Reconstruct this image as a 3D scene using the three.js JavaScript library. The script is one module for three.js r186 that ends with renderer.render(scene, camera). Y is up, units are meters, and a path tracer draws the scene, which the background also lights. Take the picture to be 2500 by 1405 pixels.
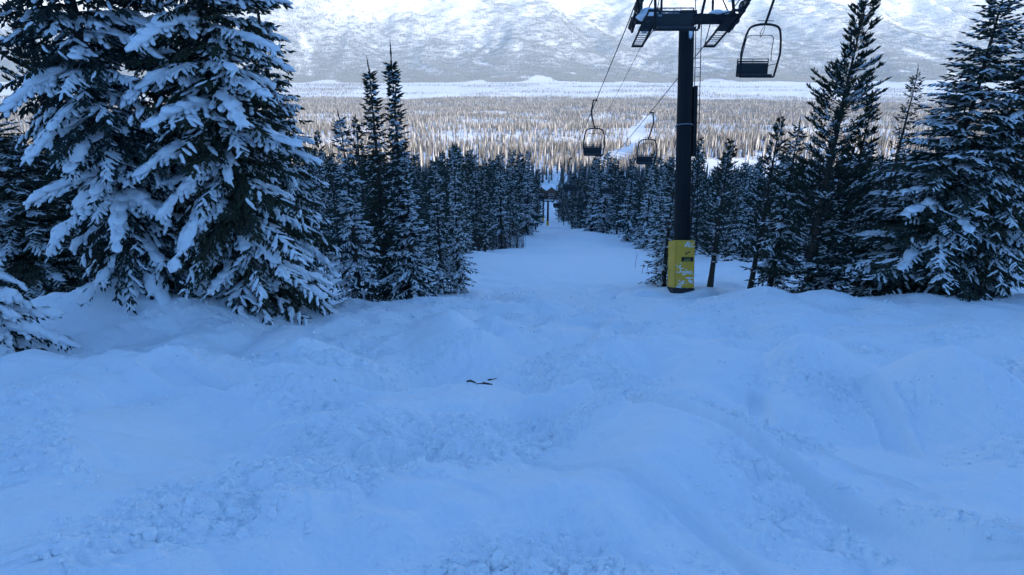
import * as THREE from 'three';
import { mergeGeometries } from 'three/addons/utils/BufferGeometryUtils.js';
import { RoundedBoxGeometry } from 'three/addons/geometries/RoundedBoxGeometry.js';
import { createNoise2D } from 'simplex-noise';

// ------------------------------------------------------------------ camera, sky, sun, exposure
const scene = new THREE.Scene();
const FOCAL = 1400, CX = 1250, CY = 702.5, PITCH = THREE.MathUtils.degToRad(22.9), EYE = 1.7;
const camera = new THREE.PerspectiveCamera(2 * THREE.MathUtils.radToDeg(Math.atan(CY / FOCAL)), 1024 / 575, 0.1, 60000);
camera.position.set(0, EYE, 0);
camera.rotation.x = -PITCH;

const SUN_UP = THREE.MathUtils.degToRad(15), SUN_SIDE = THREE.MathUtils.degToRad(24);
const sunDir = new THREE.Vector3(Math.sin(SUN_SIDE) * Math.cos(SUN_UP), Math.sin(SUN_UP), Math.cos(SUN_SIDE) * Math.cos(SUN_UP));
{
  // a clear winter sky: deep blue overhead, paler at the horizon, a soft brightening round the sun
  const W = 512, H = 256, data = new Float32Array(W * H * 4);
  const zen = [0.0035, 0.0370, 0.140], hor = [0.022, 0.122, 0.280];
  for (let r = 0; r < H; r++) for (let c = 0; c < W; c++) {
    const up = ((r + 0.5) / H - 0.5) * Math.PI, ro = ((c + 0.5) / W - 0.5) * 2 * Math.PI;
    const x = Math.cos(ro) * Math.cos(up), y = Math.sin(up), z = Math.sin(ro) * Math.cos(up);
    const t = Math.pow(Math.max(0, y), 0.5), a = Math.acos(Math.min(1, x * sunDir.x + y * sunDir.y + z * sunDir.z)) / 0.45;
    const glow = 1 + 0.5 * Math.exp(-a * a), o = (r * W + c) * 4;
    for (let k = 0; k < 3; k++) data[o + k] = (hor[k] + (zen[k] - hor[k]) * t) * glow;
    data[o + 3] = 1;
  }
  const sky = new THREE.DataTexture(data, W, H, THREE.RGBAFormat, THREE.FloatType);
  sky.mapping = THREE.EquirectangularReflectionMapping;
  sky.magFilter = THREE.LinearFilter;
  sky.needsUpdate = true;
  scene.background = sky;
  scene.environment = sky;
}
const sun = new THREE.DirectionalLight(new THREE.Color().setRGB(1.0, 0.93, 0.84), 5);
sun.position.copy(sunDir).multiplyScalar(3000);
sun.castShadow = true;
Object.assign(sun.shadow.camera, { left: -9000, right: 9000, top: 5000, bottom: -5000, near: 10, far: 22000 });
scene.add(sun, sun.target);
scene.fog = new THREE.FogExp2(new THREE.Color().setRGB(0.46, 0.71, 1.0), 6.2e-5);

const renderer = new THREE.WebGLRenderer({ antialias: true });
renderer.toneMapping = THREE.LinearToneMapping;
renderer.toneMappingExposure = 4.55;
renderer.shadowMap.enabled = true;

// ------------------------------------------------------------------ helpers
function rngOf(seed) { let s = seed | 0; return () => { s = (s + 0x6d2b79f5) | 0; let t = Math.imul(s ^ (s >>> 15), 1 | s); t = (t + Math.imul(t ^ (t >>> 7), 61 | t)) ^ t; return ((t ^ (t >>> 14)) >>> 0) / 4294967296; }; }
const nA = createNoise2D(rngOf(11)), nB = createNoise2D(rngOf(23)), nC = createNoise2D(rngOf(37)), nD = createNoise2D(rngOf(51));
const sstep = (a, b, x) => { const t = Math.min(1, Math.max(0, (x - a) / (b - a))); return t * t * (3 - 2 * t); };
const lerp = THREE.MathUtils.lerp, V = (x, y, z) => new THREE.Vector3(x, y, z);
const rgb = (r, g, b) => new THREE.Color().setRGB(r, g, b);
const cosP = Math.cos(PITCH), sinP = Math.sin(PITCH);
// direction of the sight line through a pixel of the 2500 x 1405 photograph, scaled to z = -1
function sight(px, py) {
  const a = (px - CX) / FOCAL, b = -(py - CY) / FOCAL;
  const y = b * cosP - sinP, z = -cosP - b * sinP;
  return [a / -z, y / -z];
}
function project(x, y, z) {
  const yy = y - EYE, depth = -z * cosP - yy * sinP, up = yy * cosP - z * sinP;
  return [CX + FOCAL * x / depth, CY - FOCAL * up / depth, depth];
}
const used = {};
function numbered(name) { const n = used[name] = (used[name] ?? -1) + 1; return n ? name + '_' + String(n).padStart(3, '0') : name; }
function tag(o, label, category, group, kind) { if (label) o.userData.label = label; if (category) o.userData.category = category; if (group) o.userData.group = group; if (kind) o.userData.kind = kind; return o; }
function thing(name, label, category, group, pos = [0, 0, 0]) { const g = new THREE.Group(); g.name = numbered(name); g.position.set(...pos); scene.add(g); return tag(g, label, category, group); }
function part(name, geo, mat, parent) { const m = new THREE.Mesh(geo, mat); m.name = name; parent.add(m); return m; }
function tube(points, r, seg = 24, sides = 8, tension = 0.5) { return new THREE.TubeGeometry(new THREE.CatmullRomCurve3(points, false, 'centripetal', tension), seg, r, sides, false); }
function bar(a, b, r, sides = 8) { // a straight round bar
  const d = b.clone().sub(a), g = new THREE.CylinderGeometry(r, r, d.length(), sides);
  g.applyQuaternion(new THREE.Quaternion().setFromUnitVectors(V(0, 1, 0), d.normalize()));
  return g.translate((a.x + b.x) / 2, (a.y + b.y) / 2, (a.z + b.z) / 2);
}
const box = (w, h, d, x, y, z, r = 0.012) => new RoundedBoxGeometry(w, h, d, 2, Math.min(r, w / 3, h / 3, d / 3)).translate(x, y, z);
const join = (list) => mergeGeometries(list.map((g) => { const q = g.index ? g.toNonIndexed() : g; for (const k of Object.keys(q.attributes)) if (!['position', 'normal'].includes(k)) q.deleteAttribute(k); return q; }));

// ------------------------------------------------------------------ materials
function noiseTexture(size, seed, octaves, period0) {
  // tileable value noise
  const r = rngOf(seed), d = new Uint8Array(size * size * 4), f = new Float32Array(size * size);
  let amp = 1, period = period0, tot = 0;
  for (let o = 0; o < octaves; o++, amp *= 0.62, period *= 2) {
    const g = new Float32Array(period * period).map(() => r());
    for (let y = 0; y < size; y++) for (let x = 0; x < size; x++) {
      const u = x / size * period, v = y / size * period, i = Math.floor(u), j = Math.floor(v), a = u - i, b = v - j, s = a * a * (3 - 2 * a), t = b * b * (3 - 2 * b);
      const i1 = (i + 1) % period, j1 = (j + 1) % period;
      f[y * size + x] += amp * lerp(lerp(g[j * period + i], g[j * period + i1], s), lerp(g[j1 * period + i], g[j1 * period + i1], s), t);
    }
    tot += amp;
  }
  for (let i = 0; i < f.length; i++) { const v = 255 * Math.min(1, Math.max(0, (f[i] / tot - 0.5) * 1.6 + 0.5)); d[i * 4] = d[i * 4 + 1] = d[i * 4 + 2] = v; d[i * 4 + 3] = 255; }
  const t = new THREE.DataTexture(d, size, size);
  t.wrapS = t.wrapT = THREE.RepeatWrapping; t.magFilter = THREE.LinearFilter; t.needsUpdate = true;
  return t;
}
const grain = noiseTexture(1024, 5, 6, 12);
const std = (c, rough = 0.8, more = {}) => new THREE.MeshStandardMaterial({ color: c, roughness: rough, ...more });
const M = {
  snow: new THREE.MeshPhysicalMaterial({ color: rgb(0.87, 0.885, 0.9), roughness: 0.75, specularIntensity: 0.35, bumpMap: grain, bumpScale: 0.016 }),
  treeSnow: new THREE.MeshPhysicalMaterial({ color: rgb(0.87, 0.885, 0.9), roughness: 0.8, specularIntensity: 0.3 }),
  needle: std(rgb(0.040, 0.055, 0.036), 0.75),
  pineNeedle: std(rgb(0.048, 0.062, 0.036), 0.75),
  needleB: std(rgb(0.052, 0.060, 0.032), 0.75),
  needleC: std(rgb(0.032, 0.050, 0.040), 0.75),
  bark: std(rgb(0.060, 0.046, 0.036), 0.95),
  deadBark: std(rgb(0.085, 0.070, 0.058), 0.95),
  steel: new THREE.MeshPhysicalMaterial({ color: rgb(0.016, 0.017, 0.021), roughness: 0.65, specularIntensity: 0.5 }),
  steelPole: new THREE.MeshPhysicalMaterial({ color: rgb(0.013, 0.014, 0.016), roughness: 0.75, specularIntensity: 0.45, bumpMap: grain, bumpScale: 0.002 }),
  galv: std(rgb(0.16, 0.17, 0.19), 0.45, { metalness: 0.6 }),
  rubber: std(rgb(0.022, 0.022, 0.024), 0.7),
  seat: std(rgb(0.024, 0.030, 0.036), 0.6),
  rope: std(rgb(0.045, 0.045, 0.050), 0.5, { metalness: 0.3 }),
  pad: std(rgb(0.80, 0.45, 0.04), 0.6, { bumpMap: grain, bumpScale: 0.004 }),
  padBlack: std(rgb(0.02, 0.02, 0.02), 0.7),
  twig: std(rgb(0.10, 0.075, 0.055), 0.95),
  white: std(rgb(0.75, 0.75, 0.72), 0.7),
  plank: std(rgb(0.11, 0.065, 0.040), 0.85),
  glass: std(rgb(0.03, 0.035, 0.04), 0.15),
};

// ------------------------------------------------------------------ terrain: one height for every x and distance d (= -z)
const PROFILE = [[-2600, 60], [-1400, 205], [-1000, 292], [-800, 284], [-300, 108], [-100, 34], [-20, 5.2], [0, -1.7], [5, -3.42], [10, -5.14], [15, -6.85], [20, -8.57], [32, -12.1], [45, -15.95], [55, -19.3], [70, -23.9], [90, -28.9], [105, -33.0], [130, -40.0], [175, -52.5], [230, -66.4], [300, -82.9], [420, -106], [560, -122], [800, -151], [1700, -233], [3200, -330], [5000, -402], [7000, -416], [7600, -400], [8600, -235], [10000, 90], [12500, 960], [14500, 1750], [17500, 2700]];
const tang = (() => { const p = PROFILE, n = p.length, dl = [], t = []; for (let i = 0; i < n - 1; i++) dl.push((p[i + 1][1] - p[i][1]) / (p[i + 1][0] - p[i][0])); for (let i = 0; i < n; i++) t.push(i === 0 ? dl[0] : i === n - 1 ? dl[n - 2] : dl[i - 1] * dl[i] <= 0 ? 0 : 2 * dl[i - 1] * dl[i] / (dl[i - 1] + dl[i])); return t; })();
function profile(d) {
  const p = PROFILE; let i = 0; d = Math.max(p[0][0], Math.min(p[p.length - 1][0], d));
  while (i < p.length - 2 && d > p[i + 1][0]) i++;
  const h = p[i + 1][0] - p[i][0], t = (d - p[i][0]) / h, t2 = t * t, t3 = t2 * t;
  return (2 * t3 - 3 * t2 + 1) * p[i][1] + (t3 - 2 * t2 + t) * h * tang[i] + (-2 * t3 + 3 * t2) * p[i + 1][1] + (t3 - t2) * h * tang[i + 1] + EYE;
}
// mounds on the near slope: x, d, radius across, radius along, height
const MOUNDS = [[-7.6, 10.2, 2.6, 1.0, 0.75], [-6.4, 7.9, 2.3, 0.9, -0.16], [-5.6, 6.6, 1.9, 0.42, 0.16], [-0.7, 9.1, 0.9, 0.7, 0.30], [-3.1, 7.1, 0.45, 0.3, 0.20], [0.50, 5.0, 0.30, 0.22, 0.26], [0.85, 5.1, 0.17, 0.14, 0.17], [0.22, 4.85, 0.16, 0.13, 0.15], [-2.4, 5.5, 1.1, 0.5, 0.14], [-1.1, 6.3, 0.9, 0.8, -0.14],
  [1.9, 7.3, 0.9, 0.7, 0.30], [3.4, 6.3, 0.8, 0.6, 0.30], [4.6, 5.2, 0.45, 0.8, 0.26], [5.1, 4.6, 0.3, 0.5, -0.16], [3.3, 4.4, 0.9, 0.6, -0.16], [1.0, 3.2, 0.5, 0.4, 0.10], [0.55, 2.45, 0.13, 0.10, 0.10], [0.34, 2.75, 0.35, 0.3, 0.10], [-1.6, 2.9, 0.6, 0.4, 0.10], [-0.75, 2.4, 0.22, 0.16, 0.08], [-1.25, 2.55, 0.16, 0.13, 0.07],
  [10.5, 14.2, 3.2, 1.5, 0.16], [15, 14.6, 3, 1.6, 0.2], [7.4, 15.0, 1.6, 1.2, 0.22], [12.5, 17.8, 5, 1.6, -0.55], [-7, 16.6, 6, 2.0, -0.45], [-3.2, 14.1, 1.6, 1.2, 0.22]];
// ski tracks: points x, d; half width
const TRACKS = [[[[0.75, 5.6], [1.25, 4.4], [1.65, 3.7], [1.95, 3.1], [2.15, 2.5], [2.25, 1.8]], 0.17], [[[0.15, 3.6], [0.75, 3.1], [1.05, 2.6], [1.2, 2.1], [1.25, 1.6]], 0.07], [[[2.7, 5.4], [2.45, 4.6], [2.5, 3.8], [2.8, 3.0]], 0.09], [[[4.0, 5.6], [3.75, 4.7], [3.4, 3.9]], 0.10], [[[-0.9, 6.4], [-0.2, 7.4], [0.9, 9.0], [1.6, 11.5]], 0.45], [[[-4.2, 6.0], [-3.0, 5.4], [-1.2, 5.6], [-0.4, 6.6]], 0.2]];
function trackAt(x, d) {
  let best = 9, half = 1;
  for (const [pts, hw] of TRACKS) for (let i = 0; i < pts.length - 1; i++) {
    const [ax, ad] = pts[i], [bx, bd] = pts[i + 1], ux = bx - ax, ud = bd - ad, t = Math.min(1, Math.max(0, ((x - ax) * ux + (d - ad) * ud) / (ux * ux + ud * ud)));
    const q = Math.hypot(x - ax - ux * t, d - ad - ud * t) / hw;
    if (q < best) { best = q; half = hw; }
  }
  return [best, half];
}
function height(x, z, fine = true) {
  const d = -z, r = Math.hypot(x, d);
  let h = profile(d > 5600 ? d + 620 * sstep(5600, 7300, d) * nD(x / 2300, 7.7) : d);
  if (d > 6800) h += mountain(x, d);
  if (r > 60) { const a = sstep(60, 900, r) * 14 * (1 - sstep(4500, 7000, d)); h += a * nB(x / 900, d / 900) + 0.35 * a * nC(x / 260, d / 260); }
  if (r > 26 && r < 420) h += sstep(26, 60, r) * (1 - sstep(250, 420, r)) * (0.55 * nC(x / 17, d / 26) + 0.2 * nA(x / 7, d / 11));
  if (d < -60) h += sstep(60, 500, -d) * 18 * nB(x / 420, d / 420);
  if (!fine || r > 260) return h;
  const fade = (1 - 0.88 * sstep(12, 34, r)) * (1 - sstep(120, 260, r));
  const wx = x + 0.7 * nC(x / 4, d / 4), wd = d + 0.7 * nD(x / 4, d / 4);
  const b = nA(wx / 3.9, wd / 4.8), big = Math.sqrt(b * b + 0.03);
  const near = sstep(1.2, 4, r);
  h += fade * near * (0.46 * (big - 0.35) + 0.075 * nB(x / 1.15, d / 1.35));
  if (r < 24) {
    for (const [mx, md, rx, rd, mh] of MOUNDS) { const q = ((x - mx) / rx) ** 2 + ((d - md) / rd) ** 2; if (q < 7) h += 1.35 * mh * Math.exp(-q * 1.1); }
    const [q, hw] = trackAt(x, d), inT = 1 - sstep(0.75, 1.25, q), berm = Math.exp(-(((q - 1.45) / 0.4) ** 2));
    h += Math.min(hw, 0.2) * (-0.75 * inT + 0.3 * berm);
    const rough = sstep(-0.3, 0.7, nC(x / 2.1 + 7, d / 1.7) + 0.25 * nB(x / 0.7, d / 0.7)) * (1 - 0.92 * inT) * (1 - sstep(8, 24, r));
    h += (1 - inT) * (1 - sstep(10, 24, r)) * 0.045 * (Math.abs(nD(x / 0.75 + 9, d / 0.62)) - 0.3);
    const c1 = nB(x / 0.30, d / 0.25), c2 = nA(x / 0.125, d / 0.105), c3 = nD(x / 0.052, d / 0.046);
    h += rough * (0.066 * (Math.abs(c1) - 0.3) + 0.034 * Math.max(0, c2) + 0.012 * c3 * Math.max(0, 0.4 + c1)) + (1 - inT) * 0.0035 * c3;
    const gx = x + 0.5 * nC(x / 2.5, d / 3.5), lane = sstep(-0.2, 0.5, nB(x / 2.6 + 31, d / 3.4));
    h += lane * (1 - sstep(9, 24, r)) * (0.030 * (Math.abs(nA(gx / 0.42 + 3, d / 3.2)) - 0.3) + 0.010 * nD(gx / 0.11, d / 1.6)); // grooves left by skis, down the slope
    h += 0.005 * nA(x / 0.55 + 3, d / 0.16) * (1 - inT); // wind ripples
  }
  return h;
}
function mountain(x, d) {
  const a = sstep(7300, 10500, d), b = sstep(9500, 13500, d);
  const wx = x + 350 * nC(x / 2600, d / 2600), wd = d + 350 * nD(x / 2600, d / 2600);
  const ridge = (f) => 1 - Math.abs(nA((wx + 0.35 * wd) / f, wd / (f * 2.8)));
  return a * (300 * (ridge(2600) - 0.55) + 110 * (ridge(1000) - 0.5)) + b * (620 * (ridge(4300) - 0.55) + 220 * (ridge(1500) - 0.5) + 70 * (ridge(560) - 0.5)) + a * 22 * nB(x / 330, d / 330) + 190 * a * nD(x / 5200, 3.3);
}
const ground = (x, z) => height(x, z);

{
  // the snow: one sheet out to the foot of the far mountains and up the slope behind the camera
  const ang = [];
  const FR = THREE.MathUtils.degToRad(47);
  for (let i = 0; i <= 420; i++) ang.push(-FR + 2 * FR * i / 420);
  for (let i = 1; i < 44; i++) ang.push(FR + (2 * Math.PI - 2 * FR) * i / 44);
  const rad = [];
  for (let r = 0.9; r < 34; r *= 1.0062) rad.push(r);
  for (let r = 34; r < 11500; r *= 1.021) rad.push(r);
  const na = ang.length, nr = rad.length, pos = new Float32Array((na * nr + 1) * 3), uv = new Float32Array((na * nr + 1) * 2), idx = [];
  for (let j = 0; j < nr; j++) for (let i = 0; i < na; i++) {
    const s = Math.sin(ang[i]), c = Math.cos(ang[i]), r = Math.min(rad[j], c > 0.3 ? 7400 / c : 24000), x = r * s, z = -r * c, o = j * na + i;
    pos[o * 3] = x; pos[o * 3 + 1] = height(x, z); pos[o * 3 + 2] = z;
    uv[o * 2] = x / 1.7; uv[o * 2 + 1] = z / 1.7;
  }
  const cen = na * nr; pos[cen * 3 + 1] = height(0, 0);
  const same = (a, b) => pos[a * 3] === pos[b * 3] && pos[a * 3 + 2] === pos[b * 3 + 2];
  for (let i = 0; i < na; i++) {
    const i1 = (i + 1) % na;
    idx.push(cen, i1, i);
    for (let j = 0; j < nr - 1; j++) { const a = j * na + i, b = j * na + i1, c = a + na, e = b + na; if (same(a, c)) continue; idx.push(a, b, c, b, e, c); }
  }
  const g = new THREE.BufferGeometry();
  g.setAttribute('position', new THREE.BufferAttribute(pos, 3)); g.setAttribute('uv', new THREE.BufferAttribute(uv, 2)); g.setIndex(idx); g.computeVertexNormals();
  const m = new THREE.Mesh(g, M.snow); m.name = 'snow_slope';
  scene.add(tag(m, 'blue shaded snow slope with moguls and ski tracks running down to the valley', 'snow', null, 'structure'));
}
{
  // crumbs and clods of snow thrown up by skis
  const R = rngOf(515), ico = new THREE.IcosahedronGeometry(1, 1), p = ico.attributes.position, at = new Map();
  for (let i = 0; i < p.count; i++) { const k = [p.getX(i), p.getY(i), p.getZ(i)].map((v) => v.toFixed(3)).join(); if (!at.has(k)) at.set(k, 0.72 + 0.5 * R()); const s = at.get(k); p.setXYZ(i, p.getX(i) * s, p.getY(i) * s * 0.8, p.getZ(i) * s); }
  ico.computeVertexNormals();
  const mats = [], o = new THREE.Object3D();
  for (let i = 0; i < 60000; i++) {
    const r = 1.3 * Math.pow(15, R()), a = (R() - 0.5) * 1.7, x = r * Math.sin(a), d = r * Math.cos(a), [q] = trackAt(x, d);
    const m = nC(x / 2.1 + 7, d / 1.7) + 0.45 * nB(x / 0.6, d / 0.6) + 0.25 * nA(x / 0.2, d / 0.2);
    if (q < 1.05 || R() * 0.9 > m + 0.08) continue;
    const s = (0.005 + 0.015 * R() ** 2.5 + (R() < 0.02 ? 0.035 * R() : 0)) * (0.8 + 0.05 * r);
    o.position.set(x, height(x, -d) + s * 0.1, -d); o.rotation.set(R() * 6, R() * 6, R() * 6); o.scale.set(s * (0.8 + 0.7 * R()), s, s * (0.8 + 0.7 * R())); o.updateMatrix(); mats.push(o.matrix.clone());
  }
  const im = new THREE.InstancedMesh(ico, M.treeSnow, mats.length); mats.forEach((m, i) => im.setMatrixAt(i, m)); im.name = 'snow_crumbs';
  scene.add(tag(im, 'loose crumbs of snow scattered over the near slope', 'snow', null, 'stuff'));
  console.log('crumbs', mats.length);
}
// where the far forest stands (0 none, 1 dense)
function mountainForest(x, d, y) {
  const n = nA(x / 700, d / 2100) * 0.5 + nB(x / 230, d / 800) * 0.35 + nC(x / 2600, d / 3600) * 0.35;
  const line = 1 - sstep(80, 1150, y + 300 * nC(x / 1500, d / 1500));
  const foot = sstep(7350, 7500, d + 650 * nD(x / 900, 2.1) - 120 * Math.abs(nA(x / 210, 5)));
  if (d < 8500 && nB(x / 420 + 4, d / 900) + 0.35 * nA(x / 120, d / 260) > 0.62 + sstep(7600, 8500, d) * 0.5) return 0; // meadows above the valley floor
  const chute = nA((x + 0.4 * d) / 300, d / 2600) + 0.3 * nC((x + 0.4 * d) / 90, d / 900); // avalanche paths down the slope
  if (chute > 0.80 - 0.45 * sstep(200, 1300, y)) return 0.08;
  return Math.max(0, Math.min(1, 0.80 + 0.40 * n)) * (0.06 + 0.94 * line) * foot;
}
{
  const X = 15500, S = 62, nx = Math.round(2 * X / S), nz = Math.round((17300 - 7370) / S), pos = [], uv = [], col = [], idx = [];
  for (let j = 0; j <= nz; j++) for (let i = 0; i <= nx; i++) {
    const x = -X + i * S, d = 7370 + j * S, y = height(x, -d, false) - (j === 0 ? 4 : 0);
    pos.push(x, y, -d); uv.push(x / 260, d / 260);
    const f = mountainForest(x, d, y) * 0.55; // scattered trees too small to see, among snow
    col.push(lerp(0.87, 0.17, f), lerp(0.885, 0.18, f), lerp(0.9, 0.18, f));
    if (i < nx && j < nz) { const a = j * (nx + 1) + i, b = a + 1, c = a + nx + 1, e = c + 1; idx.push(a, b, c, b, e, c); }
  }
  const g = new THREE.BufferGeometry();
  g.setAttribute('position', new THREE.Float32BufferAttribute(pos, 3)); g.setAttribute('uv', new THREE.Float32BufferAttribute(uv, 2)); g.setAttribute('color', new THREE.Float32BufferAttribute(col, 3)); g.setIndex(idx); g.computeVertexNormals();
  const m = new THREE.Mesh(g, new THREE.MeshStandardMaterial({ vertexColors: true, roughness: 0.9, bumpMap: grain, bumpScale: 5 })); m.name = 'mountain_range';
  scene.add(tag(m, 'pale sunlit snowy mountain range across the valley', 'mountain', null, 'structure'));
}

// ------------------------------------------------------------------ conifers
class Acc {
  constructor() { this.p = []; this.n = []; this.i = []; this.count = 0; }
  geometry() { const g = new THREE.BufferGeometry(); g.setAttribute('position', new THREE.Float32BufferAttribute(this.p, 3)); g.setAttribute('normal', new THREE.Float32BufferAttribute(this.n, 3)); g.setIndex(this.i); return g; }
  // a needled twig: crossed pointed blades from a along unit direction (ux..) of length l, half width w
  sprig(ax, ay, az, ux, uy, uz, l, w, blades, spin) {
    let sx = uz, sy = 0, sz = -ux, q = Math.hypot(sx, sz); if (q < 1e-3) { sx = 1; sz = 0; q = 1; } sx /= q; sz /= q;
    const tx = uy * sz - uz * sy, ty = uz * sx - ux * sz, tz = ux * sy - uy * sx;
    for (let k = 0; k < blades; k++) {
      const t = spin + Math.PI * k / blades, c = Math.cos(t), s = Math.sin(t);
      const bx = (sx * c + tx * s) * w, by = (sy * c + ty * s) * w, bz = (sz * c + tz * s) * w;
      const nx = (by * uz - bz * uy) / w, ny = (bz * ux - bx * uz) / w, nz = (bx * uy - by * ux) / w, m = 0.42 * l, o = this.count;
      this.p.push(ax, ay, az, ax + ux * m + bx, ay + uy * m + by, az + uz * m + bz, ax + ux * l, ay + uy * l, az + uz * l, ax + ux * m - bx, ay + uy * m - by, az + uz * m - bz);
      for (let v = 0; v < 4; v++) this.n.push(nx, ny, nz);
      this.i.push(o, o + 1, o + 2, o, o + 2, o + 3); this.count += 4;
    }
  }
  // a rounded lump of snow: centre, long direction u, half sizes along u, across and up
  lump(cx, cy, cz, ux, uy, uz, a, b, h, T, jit) {
    let sx = uz, sz = -ux, q = Math.hypot(sx, sz); if (q < 1e-3) { sx = 1; sz = 0; q = 1; } sx /= q; sz /= q;
    // t = s x u, turned upward, so that u, t, s are right-handed
    let tx = -uy * sz, ty = ux * sz - uz * sx, tz = uy * sx; if (ty < 0) { tx = -tx; ty = -ty; tz = -tz; sx = -sx; sz = -sz; }
    const o = this.count, P = T.p;
    for (let k = 0; k < P.length; k += 3) {
      const j = 1 + jit * Math.sin(k * 1.7 + cx * 31 + cz * 17);
      const pa = P[k] * a * j, pb = P[k + 2] * b * j, ph = P[k + 1] * h * (P[k + 1] < 0 ? 0.55 : 1) * j;
      this.p.push(cx + ux * pa + sx * pb + tx * ph, cy + uy * pa + ty * ph, cz + uz * pa + sz * pb + tz * ph);
      const na = P[k] / a, nb = P[k + 2] / b, nh = P[k + 1] / h;
      let X = ux * na + sx * nb + tx * nh, Y = uy * na + ty * nh, Z = uz * na + sz * nb + tz * nh; const L = Math.hypot(X, Y, Z) || 1;
      this.n.push(X / L, Y / L, Z / L);
    }
    for (const v of T.i) this.i.push(o + v);
    this.count += P.length / 3;
  }
  // a tapered limb through points [x,y,z,r]
  limb(pts, sides) {
    const o = this.count;
    for (let k = 0; k < pts.length; k++) {
      const a = pts[Math.max(0, k - 1)], b = pts[Math.min(pts.length - 1, k + 1)];
      let ux = b[0] - a[0], uy = b[1] - a[1], uz = b[2] - a[2]; const L = Math.hypot(ux, uy, uz) || 1; ux /= L; uy /= L; uz /= L;
      let sx = uz, sz = -ux, q = Math.hypot(sx, sz); if (q < 1e-3) { sx = 1; sz = 0; q = 1; } sx /= q; sz /= q;
      const tx = uy * sz, ty = uz * sx - ux * sz, tz = -uy * sx;
      for (let s = 0; s < sides; s++) {
        const c = Math.cos(2 * Math.PI * s / sides), e = Math.sin(2 * Math.PI * s / sides), X = sx * c + tx * e, Y = ty * e, Z = sz * c + tz * e, r = pts[k][3];
        this.p.push(pts[k][0] + X * r, pts[k][1] + Y * r, pts[k][2] + Z * r); this.n.push(X, Y, Z);
        if (k) { const a0 = o + (k - 1) * sides + s, b0 = o + (k - 1) * sides + (s + 1) % sides; this.i.push(a0, b0, a0 + sides, b0, b0 + sides, a0 + sides); }
      }
    }
    this.count += pts.length * sides;
  }
}
function ballTemplate(w, h) {
  const g = new THREE.SphereGeometry(1, w, h), p = Array.from(g.attributes.position.array), i = Array.from(g.index.array);
  return { p, i };
}
const BALL = { pad: ballTemplate(8, 5), near: ballTemplate(6, 4), mid: ballTemplate(5, 4), far: ballTemplate(4, 2) };

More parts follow.
